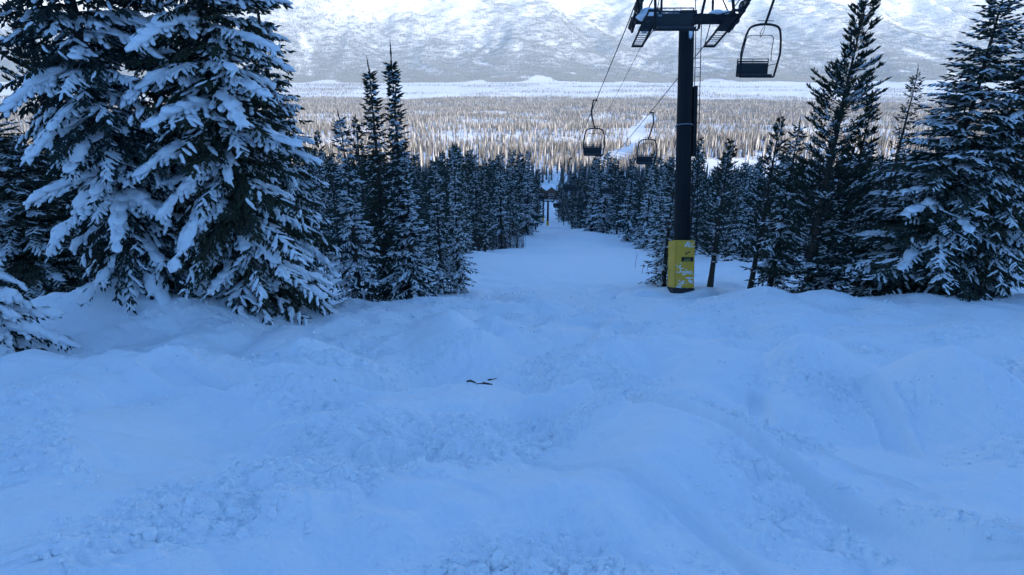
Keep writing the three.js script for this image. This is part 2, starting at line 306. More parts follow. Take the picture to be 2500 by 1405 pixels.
/* One conifer of height H. o: radius (crown), bare (share of the trunk without boughs), space (between whorls), per (boughs a whorl), sprig (length), width, blades, load (snow), lod, lift (how the boughs leave the trunk), sag, tuft (pine) */
function conifer(seed, o) {
  const R = rngOf(seed), N = new Acc(), S = new Acc(), W = new Acc(), H = o.H, ball = BALL[o.lod], rr = (a, b) => a + (b - a) * R();
  const bendX = rr(-0.012, 0.012) * H, bendZ = rr(-0.012, 0.012) * H, axis = (y) => { const t = y / H; return [bendX * Math.sin(t * 2.6), bendZ * Math.sin(t * 2.2)]; };
  const tr = o.trunk ?? 0.012 * H + 0.03, pts = [];
  for (let k = 0; k <= 10; k++) { const y = H * (k / 10 * 0.985) - (k ? 0 : 0.25), [x, z] = axis(Math.max(0, y)); pts.push([x, y, z, tr * (1 - 0.93 * k / 10) * (k ? 1 : 1.25)]); }
  W.limb(pts, o.lod === 'far' ? 5 : 9);
  let y = H * o.bare, turn = R() * 6;
  while (y < H * 0.985) {
    const t = (y - H * o.bare) / (H * (1 - o.bare)), shape = o.shape ? o.shape(t) : Math.pow(1 - t, 0.85) * (0.72 + 0.28 * Math.min(1, t * 6));
    const n = Math.max(2, Math.round(o.per * (0.7 + 0.5 * (1 - t)))), base = o.radius * shape + 0.03 * o.radius;
    turn += 1.1;
    for (let k = 0; k < n; k++) {
      if (R() < (o.gap ?? 0.06)) continue;
      const az = turn + 2 * Math.PI * (k + rr(-0.3, 0.3)) / n, L = base * rr(0.62, 1.22), by = y + rr(-0.5, 0.5) * o.space;
      const [ax, az0] = axis(by), cx = Math.cos(az), cz = Math.sin(az), lift = lerp(o.lift[0], o.lift[1], t) + rr(-0.12, 0.12), sag = lerp(o.sag[0], o.sag[1], t) * rr(0.7, 1.3), tipUp = (o.tipUp ?? 0.25) * (1 - t * 0.5);
      const at = (s) => [ax + cx * L * s, by + L * (lift * s - sag * s * s + tipUp * s * s * s), az0 + cz * L * s];
      const wood = []; for (let q = 0; q <= 4; q++) { const p = at(q / 4 * 0.96); wood.push([...p, Math.max(0.004, tr * 0.16 * (1 - t * 0.7) * (1 - q / 4.4))]); }
      if (o.lod !== 'far' || o.sparse) W.limb(wood, 3);
      const heavy = R() < o.heavy, loaded = heavy ? rr(0.7, 1) : R() < o.load ? rr(0.45, 0.95) : rr(0, 0.16);
      const ns = Math.max(2, Math.round(L / o.twig));
      for (let q = 0; q < ns; q++) {
        const s = Math.min(1, (o.tuft ? 0.35 : 0.12) + (o.tuft ? 0.65 : 0.88) * (q + R()) / ns), p = at(s), p2 = at(Math.min(1.05, s + 0.05));
        let fx = p2[0] - p[0], fy = p2[1] - p[1], fz = p2[2] - p[2]; const fl = Math.hypot(fx, fy, fz); fx /= fl; fy /= fl; fz /= fl;
        for (const sd of [-1, 1]) {
          if (R() < 0.08) continue;
          const spread = o.tuft ? rr(0.4, 1.2) : rr(0.45, 1.15), len = Math.max(o.sprig * 0.8, L * (o.frond ?? 0.42) * (1 - 0.78 * s) * rr(0.6, 1.2));
          let dx = fx * Math.cos(spread) - cz * sd * Math.sin(spread), dz = fz * Math.cos(spread) + cx * sd * Math.sin(spread), dy = fy * Math.cos(spread) + (o.tuft ? rr(0.0, 0.7) : -(o.hang ?? 0.3) * rr(0.3, 1.4));
          const dl = Math.hypot(dx, dy, dz); dx /= dl; dy /= dl; dz /= dl;
          const m = Math.max(1, Math.round(len / (o.sprig * 0.62)));
          for (let e = 0; e < m; e++) {
            const u = len * e / m, tw = (e % 2 ? 1 : -1) * rr(0.25, 0.75) * (e === m - 1 ? 0.2 : 1), ca = Math.cos(tw), sa = Math.sin(tw);
            let ex = dx * ca - dz * sa, ez = dz * ca + dx * sa, ey = dy + rr(-0.25, 0.12); const el = Math.hypot(ex, ey, ez);
            N.sprig(p[0] + dx * u, p[1] + dy * u, p[2] + dz * u, ex / el, ey / el, ez / el, o.sprig * rr(0.75, 1.35), o.width * rr(0.8, 1.25), o.blades, R() * 3);
          }
          if (R() < loaded * (o.fingers ?? 0.8)) { // a finger of snow along the twig
            const nl = o.lod === 'near' ? 1 + Math.round(len * rr(0.4, 0.8) / 0.10) : 1;
            for (let e = 0; e < nl; e++) {
              const c = nl > 1 ? len * (0.12 + 0.72 * (e + rr(0.2, 0.8)) / nl) : len * rr(0.35, 0.6), a = nl > 1 ? rr(0.055, 0.115) : Math.min(len * 0.6, 0.30) + o.lumpMin, b = (o.lumpMin * rr(0.6, 1.4) + 0.06 * len * (heavy ? 1.6 : 1)) * (nl > 1 ? 1.15 - 0.5 * c / len : 1), h = b * rr(0.6, 0.95), j = nl > 1 ? 0.35 * b : 0;
              S.lump(p[0] + dx * c + rr(-j, j), p[1] + dy * c + h * 0.35 + o.width * 0.3, p[2] + dz * c + rr(-j, j), dx + rr(-0.15, 0.15), dy, dz + rr(-0.15, 0.15), a, b, h, ball, 0.16);
            }
          }
        }
        if (heavy && s > 0.2 && R() < (o.lod === 'near' ? 0.58 : 0.75)) { // pads of snow on a laden bough
          const b = L * 0.09 * (1.15 - 0.5 * s) * rr(0.6, 1.3) + o.lumpMin, h = b * rr(0.5, 0.8);
          S.lump(p[0], p[1] + h * 0.45, p[2], fx + rr(-0.2, 0.2), fy, fz + rr(-0.2, 0.2), b * rr(1.15, 1.8), b, h, o.lod === 'near' ? BALL.pad : ball, 0.2);
        }
      }
      const tip = at(0.94), t2 = at(1.04); let tx = t2[0] - tip[0], ty = t2[1] - tip[1], tz = t2[2] - tip[2]; const tl = Math.hypot(tx, ty, tz);
      N.sprig(...tip, tx / tl, ty / tl, tz / tl, o.sprig * 1.5, o.width * 1.1, o.blades, R());
      if (o.tuft) for (let e = 0; e < o.tuft; e++) { const q = at(rr(0.55, 1)); let ex = tx / tl + rr(-0.8, 0.8), ey = ty / tl + rr(0, 0.9), ez = tz / tl + rr(-0.8, 0.8); const el = Math.hypot(ex, ey, ez); N.sprig(...q, ex / el, ey / el, ez / el, o.sprig * rr(0.8, 1.4), o.width, o.blades, R()); }
    }
    y += o.space * (1 - 0.45 * t) * rr(0.75, 1.25);
  }
  const [hx, hz] = axis(H * 0.98);
  for (let k = 0; k < 4; k++) N.sprig(hx, H * (0.955 + 0.011 * k), hz, rr(-0.15, 0.15), 1, rr(-0.15, 0.15), o.sprig * 1.1 + (o.leader ?? 0.03) * H * (k === 3 ? 1 : 0.3), o.width * 0.9, o.blades, R());
  const snow = S.geometry(); if (o.lod === 'near' && S.count) snow.computeVertexNormals();
  return { trunk: W.geometry(), crown: N.geometry(), snow, H, radius: o.radius, pine: !!o.tuft, dead: !!o.dead };
}
const near = { lod: 'near', sprig: 0.115, width: 0.020, blades: 3, lumpMin: 0.022, twig: 0.078, lift: [-0.02, 0.7], sag: [0.85, 0.35], tipUp: 0.18, hang: 0.62, space: 0.24, per: 6.9, bare: 0.0 };
const mid = { lod: 'mid', sprig: 0.17, width: 0.028, blades: 2, lumpMin: 0.020, twig: 0.13, lift: [-0.05, 0.7], sag: [0.6, 0.25], hang: 0.45, space: 0.26, per: 5.5, bare: 0.04 };
const far = { lod: 'far', shape: (t) => Math.pow(1 - t, 1.05) * (0.8 + 0.2 * Math.min(1, t * 6)), sprig: 0.50, width: 0.075, blades: 2, lumpMin: 0.06, twig: 0.42, lift: [-0.15, 0.6], sag: [0.35, 0.2], space: 0.5, per: 5, bare: 0.07 };
const column = (t) => (t < 0.62 ? 1 - 0.28 * t : 0.83 * (1 - t) / 0.38);
const PROTO = {
  laden: [conifer(101, { ...near, H: 10, radius: 1.25, shape: column, load: 0.42, heavy: 0.26 }), conifer(102, { ...near, H: 10, radius: 1.25, shape: column, load: 0.46, heavy: 0.28 })],
  slim: [conifer(103, { ...near, H: 8.3, radius: 1.22, load: 0.52, heavy: 0.45, space: 0.27 })],
  young: [conifer(104, { ...near, H: 2.1, radius: 1.35, load: 0.8, heavy: 0.85, lumpMin: 0.045, space: 0.2, lift: [0.05, 0.6], shape: (t) => Math.pow(1 - t, 0.7) })],
  broad: [conifer(105, { ...near, sprig: 0.14, width: 0.024, blades: 2, H: 9, radius: 1.95, load: 0.66, heavy: 0.06, fingers: 0.7, lumpMin: 0.017, hang: 0.38, sag: [0.6, 0.3], twig: 0.10, space: 0.19, per: 8 })],
  fir: [conifer(111, { ...mid, H: 7, radius: 0.95, load: 0.72, heavy: 0.5 }), conifer(112, { ...mid, H: 7, radius: 0.9, load: 0.66, heavy: 0.22 }), conifer(113, { ...mid, H: 7, radius: 0.85, load: 0.72, heavy: 0.35, space: 0.22 })],
  spire: [conifer(121, { ...mid, H: 8, radius: 0.95, load: 0.2, heavy: 0.03, gap: 0.08, per: 6.5, space: 0.2, blades: 3, leader: 0.05, shape: (t) => t > 0.7 ? 0.30 * Math.pow((1 - t) / 0.3, 1.25) + 0.02 : 0.32 + 0.68 * Math.pow(1 - t / 0.7, 0.9) }),
    conifer(122, { ...mid, H: 8, radius: 0.9, load: 0.4, heavy: 0.12, gap: 0.08, per: 6.2, space: 0.2, blades: 3, leader: 0.07, shape: (t) => t > 0.55 ? 0.20 * Math.pow((1 - t) / 0.45, 1.1) + 0.02 : 0.22 + 0.78 * Math.pow(1 - t / 0.55, 0.9) })],
  pine: [conifer(131, { ...mid, H: 9, radius: 1.55, load: 0.16, heavy: 0, sprig: 0.13, width: 0.017, blades: 3, tuft: 15, twig: 0.095, frond: 0.42, lift: [-0.05, 0.7], sag: [0.2, 0.05], tipUp: 0.38, space: 0.20, per: 6.6, bare: 0.10, gap: 0.08, shape: (t) => Math.pow(1 - t, 0.7) * (0.72 + 0.28 * Math.sin(t * 19 + 1)) + 0.05 }),
    conifer(132, { ...mid, H: 7.5, radius: 1.05, load: 0.3, heavy: 0.03, sprig: 0.135, width: 0.019, blades: 3, tuft: 8, twig: 0.12, frond: 0.36, lift: [0.0, 0.7], sag: [0.22, 0.08], tipUp: 0.35, space: 0.25, per: 5.6, bare: 0.22, gap: 0.1 })],
  dead: [conifer(141, { ...mid, H: 8, radius: 0.62, load: 0.06, heavy: 0, sprig: 0.12, width: 0.02, twig: 0.16, frond: 0.3, lift: [-0.1, 0.35], sag: [0.2, 0.1], space: 0.17, per: 4.5, bare: 0.1, gap: 0.2, dead: true, shape: (t) => 0.16 + 0.84 * Math.pow(1 - t, 1.1) })],
  far: [conifer(151, { ...far, H: 12, radius: 1.7, load: 0.62, heavy: 0.1 }), conifer(152, { ...far, H: 12, radius: 1.45, load: 0.55, heavy: 0.1 }), conifer(153, { ...far, H: 12, radius: 1.9, load: 0.45, heavy: 0.06, bare: 0.14 }), conifer(154, { ...far, H: 12, radius: 1.3, load: 0.7, heavy: 0.12, space: 0.45 })],
  bareFar: [conifer(155, { ...far, H: 12, radius: 1.5, load: 0.2, heavy: 0.02, sparse: true, bare: 0.2, gap: 0.15 })],
};
const footprint = []; // [x, z, radius] of the trees set so far
function plant(name, proto, x, z, h, wide, yaw, label, group) {
  const t = thing(name, label, 'tree', group, [x, ground(x, z) - 0.04, z]), s = h / proto.H;
  t.rotation.y = yaw; t.scale.set(s * wide, s, s * wide);
  part('trunk', proto.trunk, proto.dead ? M.deadBark : M.bark, t);
  const c = part('crown', proto.crown, proto.pine ? M.pineNeedle : [M.needle, M.needleB, M.needleC][Math.floor(yaw * 7) % 3], t);
  if (proto.snow.index.count) part('snow_load', proto.snow, M.treeSnow, t).userData.kind = 'stuff'; // hundreds of small cushions
  footprint.push([x, z, proto.radius * s * wide]);
  return t;
}
// a tree whose tip is seen at (px, py) and that stands d metres ahead
function plantAt(name, proto, px, py, d, width, yaw, label, group) {
  const [sx, sy] = sight(px, py), x = sx * d, tip = EYE + sy * d, h = tip - ground(x, -d) + 0.04;
  return plant(name, proto, x, -d, h, width / (proto.radius * h / proto.H), yaw, label, group);
}
const P = PROTO;
plantAt('spruce_tree', P.laden[0], -62, -950, 10.6, 1.30, 0.3, 'tall spruce bowed under heavy snow pads, left of the pair rising past the top edge');
plantAt('spruce_tree', P.laden[1], 322, -850, 10.8, 1.42, 1.9, 'tall spruce bowed under heavy snow pads, right of the pair, standing on the snowbank');
plantAt('spruce_tree', P.slim[0], 596, -190, 13.4, 1.22, 4.0, 'slimmer snow covered spruce just right of the two largest laden spruces');
plantAt('spruce_tree', P.laden[0], 215, -420, 12.4, 1.2, 3.4, 'dark spruce filling the gap behind the pair of largest laden spruces');
plantAt('spruce_tree', P.broad[0], 440, -330, 13.0, 1.35, 5.9, 'half hidden spruce between the right laden spruce and the slimmer one');
plantAt('pine_tree', P.pine[0], 16, -70, 15.2, 1.55, 2.2, 'dark sparse conifer behind the largest laden spruce in the upper left corner');
plantAt('spruce_tree', P.broad[0], -70, 190, 14.8, 1.95, 0.7, 'broad snow streaked spruce cut off by the left edge of the picture');
plantAt('spruce_tree', P.young[0], -165, 545, 7.7, 1.05, 1.2, 'young spruce with thick snow cushions, nearest to the camera at the left edge');
plantAt('fir_tree', P.fir[1], 150, 470, 16.4, 0.85, 5.0, 'low dark fir tucked behind the largest laden spruce, beside the gap of snow');
plantAt('fir_tree', P.fir[0], 824, 288, 14.9, 0.80, 0.4, 'narrow fir loaded with white clumps, first right of the laden spruces');
plantAt('spire_fir', P.spire[0], 896, 172, 18.4, 0.95, 1.5, 'tall dark spire-topped fir, left one of the twin spires');
plantAt('spire_fir', P.spire[1], 955, 150, 15.9, 0.88, 4.4, 'tall fir with a needle-thin bare tip, right one of the twin spires');
plantAt('fir_tree', P.fir[2], 985, 372, 15.4, 0.72, 2.0, 'snowy fir standing directly below the twin spires at the edge of the bank');
plantAt('pine_tree', P.pine[1], 868, 290, 21, 0.8, 0.2, 'sparse pine top seen behind the narrow white clumped fir');
plantAt('fir_tree', P.fir[1], 1062, 398, 19.2, 0.78, 3.1, 'dusted fir with a visible trunk foot, second from the open run on the left');
plantAt('fir_tree', P.fir[2], 1108, 365, 19.4, 0.60, 5.3, 'thin snow covered fir at the very edge of the open run on the left');
plantAt('fir_tree', P.fir[1], 1158, 374, 76, 1.9, 1.3, 'dark tree on a bare trunk rising out of the leafless thicket');
plantAt('fir_tree', P.fir[1], 1222, 374, 67, 1.8, 2.6, 'dark tree on a bare trunk at the right end of the leafless thicket');
plantAt('fir_tree', P.fir[2], 1288, 370, 96, 2.1, 0.9, 'snow barred fir closest to the far lift towers on the left of the run');
plantAt('fir_tree', P.fir[1], 1252, 364, 88, 2.0, 4.9, 'dark pointed fir behind the tree with the bare trunk, left of the run');
plantAt('fir_tree', P.fir[0], 1482, 372, 98, 2.5, 0.1, 'stout snowy fir on the right of the run with a chair hanging before it');
plantAt('fir_tree', P.fir[2], 1454, 386, 101, 2.2, 2.1, 'pointed fir right below the hanging chair of the left rope');
plantAt('fir_tree', P.fir[1], 1547, 400, 82, 2.0, 3.3, 'dark fir on a thin trunk at the bend of the right run edge');
plantAt('fir_tree', P.fir[0], 1592, 392, 66, 1.6, 1.1, 'frosted fir behind the right rope chair, left of the tower');
plantAt('fir_tree', P.fir[2], 1622, 402, 52, 1.4, 5.7, 'frosted fir half hidden by the left side of the lift tower');
plantAt('fir_tree', P.fir[1], 1648, 430, 21.8, 0.95, 2.4, 'low fir right behind the yellow pad of the lift tower');
plantAt('pine_tree', P.pine[1], 1786, 343, 20.6, 1.0, 0.6, 'bushy pine with a bare trunk foot, first right of the lift tower');
plantAt('pine_tree', P.pine[1], 1712, 338, 38, 1.1, 3.9, 'thin dark pine against the right side of the lift tower');
plantAt('pine_tree', P.pine[1], 1905, 288, 19.8, 0.95, 2.8, 'pine with a slanting bare trunk foot, second right of the lift tower');
plantAt('fir_tree', P.fir[1], 1956, 303, 18.9, 0.95, 4.1, 'dusted fir between the slanting pine and the tallest pine');
plantAt('fir_tree', P.fir[2], 1850, 405, 37.0, 0.8, 1.7, 'short dusted fir behind the two pines right of the lift tower');
plantAt('pine_tree', P.pine[0], 2124, 8, 17.2, 1.75, 5.2, 'tallest pine with open upturned branches standing against the mountains');
plantAt('pine_tree', P.pine[1], 2135, 236, 18.9, 1.1, 1.0, 'lower pine top leaning on the right side of the tallest pine');
plantAt('dead_spire_tree', P.dead[0], 2243, 176, 18.3, 0.62, 0.0, 'thin tapering bottlebrush tree leaning right between tallest pine and broad spruce');
plantAt('fir_tree', P.fir[0], 2190, 520, 17.3, 0.95, 2.9, 'low snowy fir at the foot of the thin bottlebrush tree');
plantAt('fir_tree', P.fir[1], 2050, 470, 17.0, 0.95, 0.8, 'low dusted fir at the foot of the tallest pine');
plantAt('spruce_tree', P.broad[0], 2458, -60, 15.9, 2.3, 2.6, 'broad frosted spruce with sweeping boughs, largest tree on the right');
plantAt('spruce_tree', P.broad[0], 2660, -160, 15.4, 1.7, 4.9, 'dark tall spruce cut off by the right edge of the picture');
plantAt('spruce_tree', P.broad[0], 2345, 330, 19.5, 1.5, 1.4, 'half hidden spruce behind the left side of the broad frosted spruce');

// edges of the open run: d, left x, right x
const RUN = [[10, -5, 10.5], [15, -3.6, 10.4], [20, -2.4, 9.6], [30, -2.2, 11.4], [45, -2.2, 13.4], [64, -1.6, 16.6], [82, 1.0, 17.6], [98, 4.6, 15.6], [130, 7.6, 15.2], [175, 9.2, 14.2], [230, 11.6, 18.0], [300, 15.5, 24.5], [420, 21, 36], [470, 24, 42], [520, 32, 38], [640, 33, 34]];
function runEdges(d) { let i = 0; while (i < RUN.length - 2 && d > RUN[i + 1][0]) i++; const t = Math.min(1, Math.max(0, (d - RUN[i][0]) / (RUN[i + 1][0] - RUN[i][0]))); return [lerp(RUN[i][1], RUN[i + 1][1], t), lerp(RUN[i][2], RUN[i + 1][2], t)]; }
const massM = new THREE.MeshStandardMaterial({ vertexColors: true, roughness: 0.85 });
function painted(proto) { // crown, snow and trunk in one geometry, each in its own colour
  const list = [[proto.crown, M.needle.color], [proto.snow, M.treeSnow.color], [proto.trunk, M.bark.color]].map(([g, c]) => { const q = g.clone(), n = q.attributes.position.count, a = new Float32Array(n * 3); for (let i = 0; i < n; i++) a.set([c.r, c.g, c.b], i * 3); q.setAttribute('color', new THREE.BufferAttribute(a, 3)); return q; });
  return mergeGeometries(list);
}
{
  const R = rngOf(777), cand = [];
  for (let d = 16.5; d < 640;) {
    const s = 2.6 + d * 0.022, half = d * 1.02 + 4;
    for (let x = -half + R() * s; x < half; x += s) {
      const xx = x + (R() - 0.5) * s * 0.8, dd = d + (R() - 0.5) * s * 0.8, [l, r] = runEdges(dd);
      const pxl = project(xx, ground(xx, -dd), -dd);
      if (xx > l - 0.9 && xx < r + 0.9) continue;
      if (dd < 34 && xx < -8.3 && xx > -13 - dd * 0.1) continue; // gap of open snow on the far left
      if (dd < 22 && R() < 0.45) continue;
      if (dd < 36 && pxl[0] > 1690 && pxl[0] < 1905) continue; // open snow among the trunks right of the tower
      if (dd > 470 && nA(xx / 60, dd / 60) > 0.1) continue;
      if (dd > 540 && xx > 170 && xx < 420) continue;
      const left = pxl[0] < 1320, target = (left ? 358 : 372) + 125 * Math.pow(R(), 0.9) + (R() < 0.16 ? -42 : 0) + (pxl[0] < 300 ? -20 : 0);
      const tip = EYE + sight(pxl[0], target)[1] * dd, h = Math.min(14.5 + R() * 2.5, Math.max(4.2 + R() * 2, tip - ground(xx, -dd)));
      cand.push({ x: xx, d: dd, h, k: R(), yaw: R() * 6.28, w: 0.8 + 0.4 * R() });
    }
    d += s * 0.92;
  }
  cand.sort((a, b) => a.d - b.d);
  // which of them can be seen: a coarse picture filled from the front
  const CW = 500, CH = 281, mask = new Uint8Array(CW * CH);
  const fill = (x, z, h, r, write) => {
    const g = ground(x, z), a = project(x, g + h, z), b = project(x, g + 0.06 * h, z); if (a[2] < 1) return [0, 0];
    const y0 = Math.max(0, Math.floor(a[1] / 5)), y1 = Math.min(CH - 1, Math.ceil(b[1] / 5)); let seen = 0, all = 0;
    for (let y = y0; y <= y1; y++) {
      const t = Math.min(1, Math.max(0, (y * 5 - a[1]) / (b[1] - a[1]))), cx = lerp(a[0], b[0], t) / 5, w = (0.15 + 0.85 * t) * r * FOCAL / b[2] / 5 * 0.85;
      for (let q = Math.round(cx - w); q <= cx + w; q++) if (q >= 0 && q < CW) { all++; if (!mask[y * CW + q]) { seen++; if (write) mask[y * CW + q] = 1; } }
    }
    return [seen, all];
  };
  const set = footprint.map(([x, z, r]) => [x, z, r]);
  scene.children.forEach((o) => { if (o.userData.category === 'tree') { const f = set.shift(); fill(f[0], f[1], o.scale.y * 8.5, f[2], true); } });
  const keep = [], rest = [];
  const radiusOf = (c) => 0.112 * c.h * c.w * 0.95 + 0.15;
  for (const c of cand) {
    if (footprint.some(([x, z, r]) => Math.hypot(c.x - x, -c.d - z) < (r + radiusOf(c)) * 0.45)) continue;
    const [seen, all] = fill(c.x, -c.d, c.h, radiusOf(c), false);
    if (all && seen >= 4 && seen / all > 0.07 && keep.length < 270) { fill(c.x, -c.d, c.h, radiusOf(c), true); keep.push(c); } else rest.push(c);
  }
  const ORD = (n) => { const u = ['', 'first', 'second', 'third', 'fourth', 'fifth', 'sixth', 'seventh', 'eighth', 'ninth', 'tenth', 'eleventh', 'twelfth', 'thirteenth', 'fourteenth', 'fifteenth', 'sixteenth', 'seventeenth', 'eighteenth', 'nineteenth']; return n < 20 ? u[n] : n % 10 ? ['', '', 'twenty', 'thirty', 'forty', 'fifty', 'sixty', 'seventy'][Math.floor(n / 10)] + '-' + u[n % 10] : ['', '', 'twentieth', 'thirtieth', 'fortieth', 'fiftieth', 'sixtieth', 'seventieth'][n / 10]; };
  for (const c of keep) c.px = project(c.x, ground(c.x, -c.d) + c.h, -c.d)[0];
  const tell = {};
  keep.sort((a, b) => Math.abs(a.px - 1330) - Math.abs(b.px - 1330));
  for (const c of keep) {
    const [px] = project(c.x, ground(c.x, -c.d), -c.d), right = px > 1330, dry = c.k > (right ? 0.5 : 0.8);
    const pool = c.d < 46 ? (dry ? P.pine.slice(1) : P.fir) : (dry ? P.bareFar : P.far), proto = pool[Math.floor(c.k * 97) % pool.length], far_ = c.d >= 46;
    const side = (right ? 'right' : 'left') + (dry ? 'dark' : 'flecked'), nth = tell[side] = (tell[side] ?? 0) + 1;
    const label = ORD(nth) + (dry ? ' dark thinly dusted' : ' snow flecked') + ' conifer from the run in the shaded forest on the ' + (right ? 'right' : 'left');
    plant('forest_conifer', proto, c.x, -c.d, c.h, radiusOf(c) / (proto.radius * c.h / proto.H), c.yaw, label, (dry ? 'dark' : 'snow flecked') + ' conifers of the shaded forest ' + (right ? 'right' : 'left') + ' of the run');
  }
  console.log('trees', keep.length, rest.length, 'triangles', Object.values(P).flat().map((p) => Math.round((p.crown.index.count + p.snow.index.count + p.trunk.index.count) / 3000) + 'k').join(' '));
  const im = new THREE.InstancedMesh(painted(P.far[1]), massM, rest.length), o = new THREE.Object3D();
  rest.forEach((c, i) => { const s = c.h / 12, w = radiusOf(c) / (1.45 * s); o.position.set(c.x, ground(c.x, -c.d) - 0.1, -c.d); o.rotation.y = c.yaw; o.scale.set(s * w, s, s * w); o.updateMatrix(); im.setMatrixAt(i, o.matrix); });
  im.name = 'shaded_forest';
  scene.add(tag(im, 'dense mass of snowy conifers filling the shaded slope behind the front trees', 'forest', null, 'stuff'));
}
// ------------------------------------------------------------------ the sunlit forest on the valley floor and on the far mountainside
function clearing(x, d) {
  // the cut of the lift line and other open snow
  const t = (d - 950) / (2800 - 950);
  if (t > -0.05 && t < 1 && Math.abs(x - lerp(182, 640, t) - 14 * Math.sin(t * 9)) < 17 + 16 * t) return true;
  if (((x - 300) / 115) ** 2 + ((d - 720) / 120) ** 2 < 1 || ((x - 52) / 26) ** 2 + ((d - 650) / 55) ** 2 < 1) return true;
  if (Math.abs(x - 930) < 60 && Math.abs(d - 3400) < 110) return true;
  return false;
}
{
  const tier = [];
  for (const [y0, y1, r] of [[0.06, 0.5, 0.11], [0.3, 0.76, 0.085], [0.55, 1, 0.055]]) { const g = new THREE.ConeGeometry(r, y1 - y0, 6, 1, true).toNonIndexed(); g.translate(0, (y0 + y1) / 2, 0); tier.push(g); }
  tier.push(new THREE.CylinderGeometry(0.012, 0.016, 0.1, 4, 1, true).toNonIndexed().translate(0, 0.04, 0));
  const tree = join(tier), R = rngOf(4242), mats = [], cols = [], o = new THREE.Object3D();
  const bands = [[565, 1200, 78], [1200, 2500, 112], [2500, 5000, 105], [5000, 7400, 420]];
  for (const [d0, d1, area] of bands) {
    const n = Math.round(1.62 * (d1 * d1 - d0 * d0) / 2 / area);
    for (let i = 0; i < n; i++) {
      const r = Math.sqrt(lerp(d0 * d0, d1 * d1, R())), a = (R() - 0.5) * 1.62, x = r * Math.sin(a), d = r * Math.cos(a), keep = R();
      if (d < 565 || clearing(x, d)) continue;
      let den = 0.72 + 0.42 * nA(x / 420, d / 900) + 0.38 * nB(x / 130, d / 260);
      den = lerp(den, 1.4, sstep(2900, 4200, d + 500 * nC(x / 1500, d / 1500))); // a closed belt of forest before the fields
      if (d > 4700) { const f = nB(x / 1900 + 2, d / 420) + 0.5 * nA(x / 600, d / 150) + (x < -1500 ? 0.35 : -0.1); den = f > 0.28 - sstep(5000, 4700, d) ? 1 : f > 0.15 ? 0.2 : 0.02; if (d < 5000) den = Math.max(den, sstep(5050, 4800, d + 150 * nC(x / 300, 1))); }
      if (keep > den) continue;
      const h = (11 + 12 * R()) * (d > 2500 ? 1.05 : 1), w = h * (0.52 + 0.42 * R());
      o.position.set(x, height(x, -d, false) - 0.3, -d); o.rotation.y = R() * 6; o.scale.set(w, h, w); o.updateMatrix(); mats.push(o.matrix.clone());
      const k = R(), f = R(); // bare aspens, dark spruces, frosted spruces
      cols.push(k < 0.5 ? rgb(0.105 + 0.07 * f, 0.096 + 0.064 * f, 0.088 + 0.06 * f) : k < 0.82 ? rgb(0.056 + 0.04 * f, 0.052 + 0.037 * f, 0.044 + 0.03 * f) : rgb(0.30 + 0.15 * f, 0.28 + 0.14 * f, 0.26 + 0.13 * f));
    }
  }
  const im = new THREE.InstancedMesh(tree, std(rgb(1, 1, 1), 0.9), mats.length);
  mats.forEach((m, i) => { im.setMatrixAt(i, m); im.setColorAt(i, cols[i]); });
  im.name = 'valley_forest';
  scene.add(tag(im, 'sunlit forest spread over the snowy valley floor', 'forest', null, 'stuff'));
  console.log('valley trees', mats.length);
}
{
  const R = rngOf(9191), bits = [], mats = [], cols = [], o = new THREE.Object3D();
  for (let k = 0; k < 9; k++) { const h = 14 + 9 * R(), g = new THREE.ConeGeometry(h * 0.17, h, 4, 1, true); g.translate((R() - 0.5) * 95, h / 2 - 1.5, (R() - 0.5) * 95); bits.push(g); }
  const clump = join(bits);
  for (let i = 0; i < 120000; i++) {
    const d = 7380 + 5600 * Math.pow(R(), 1.25), x = (R() - 0.5) * 2 * d * 0.98, keep = R(), y = height(x, -d, false);
    if (keep > mountainForest(x, d, y) * 0.95) continue;
    const s = 0.8 + 0.5 * R();
    o.position.set(x, y, -d); o.rotation.y = R() * 6; o.scale.setScalar(s); o.updateMatrix(); mats.push(o.matrix.clone());
    const f = R(); cols.push(rgb(0.12 + 0.10 * f, 0.122 + 0.10 * f, 0.116 + 0.10 * f));
  }
  const im = new THREE.InstancedMesh(clump, std(rgb(1, 1, 1), 0.9), mats.length);
  mats.forEach((m, i) => { im.setMatrixAt(i, m); im.setColorAt(i, cols[i]); });
  im.name = 'mountainside_forest';
  scene.add(tag(im, 'far forest clothing the lower side of the mountains across the valley', 'forest', null, 'stuff'));
  console.log('mountain clumps', mats.length);
}

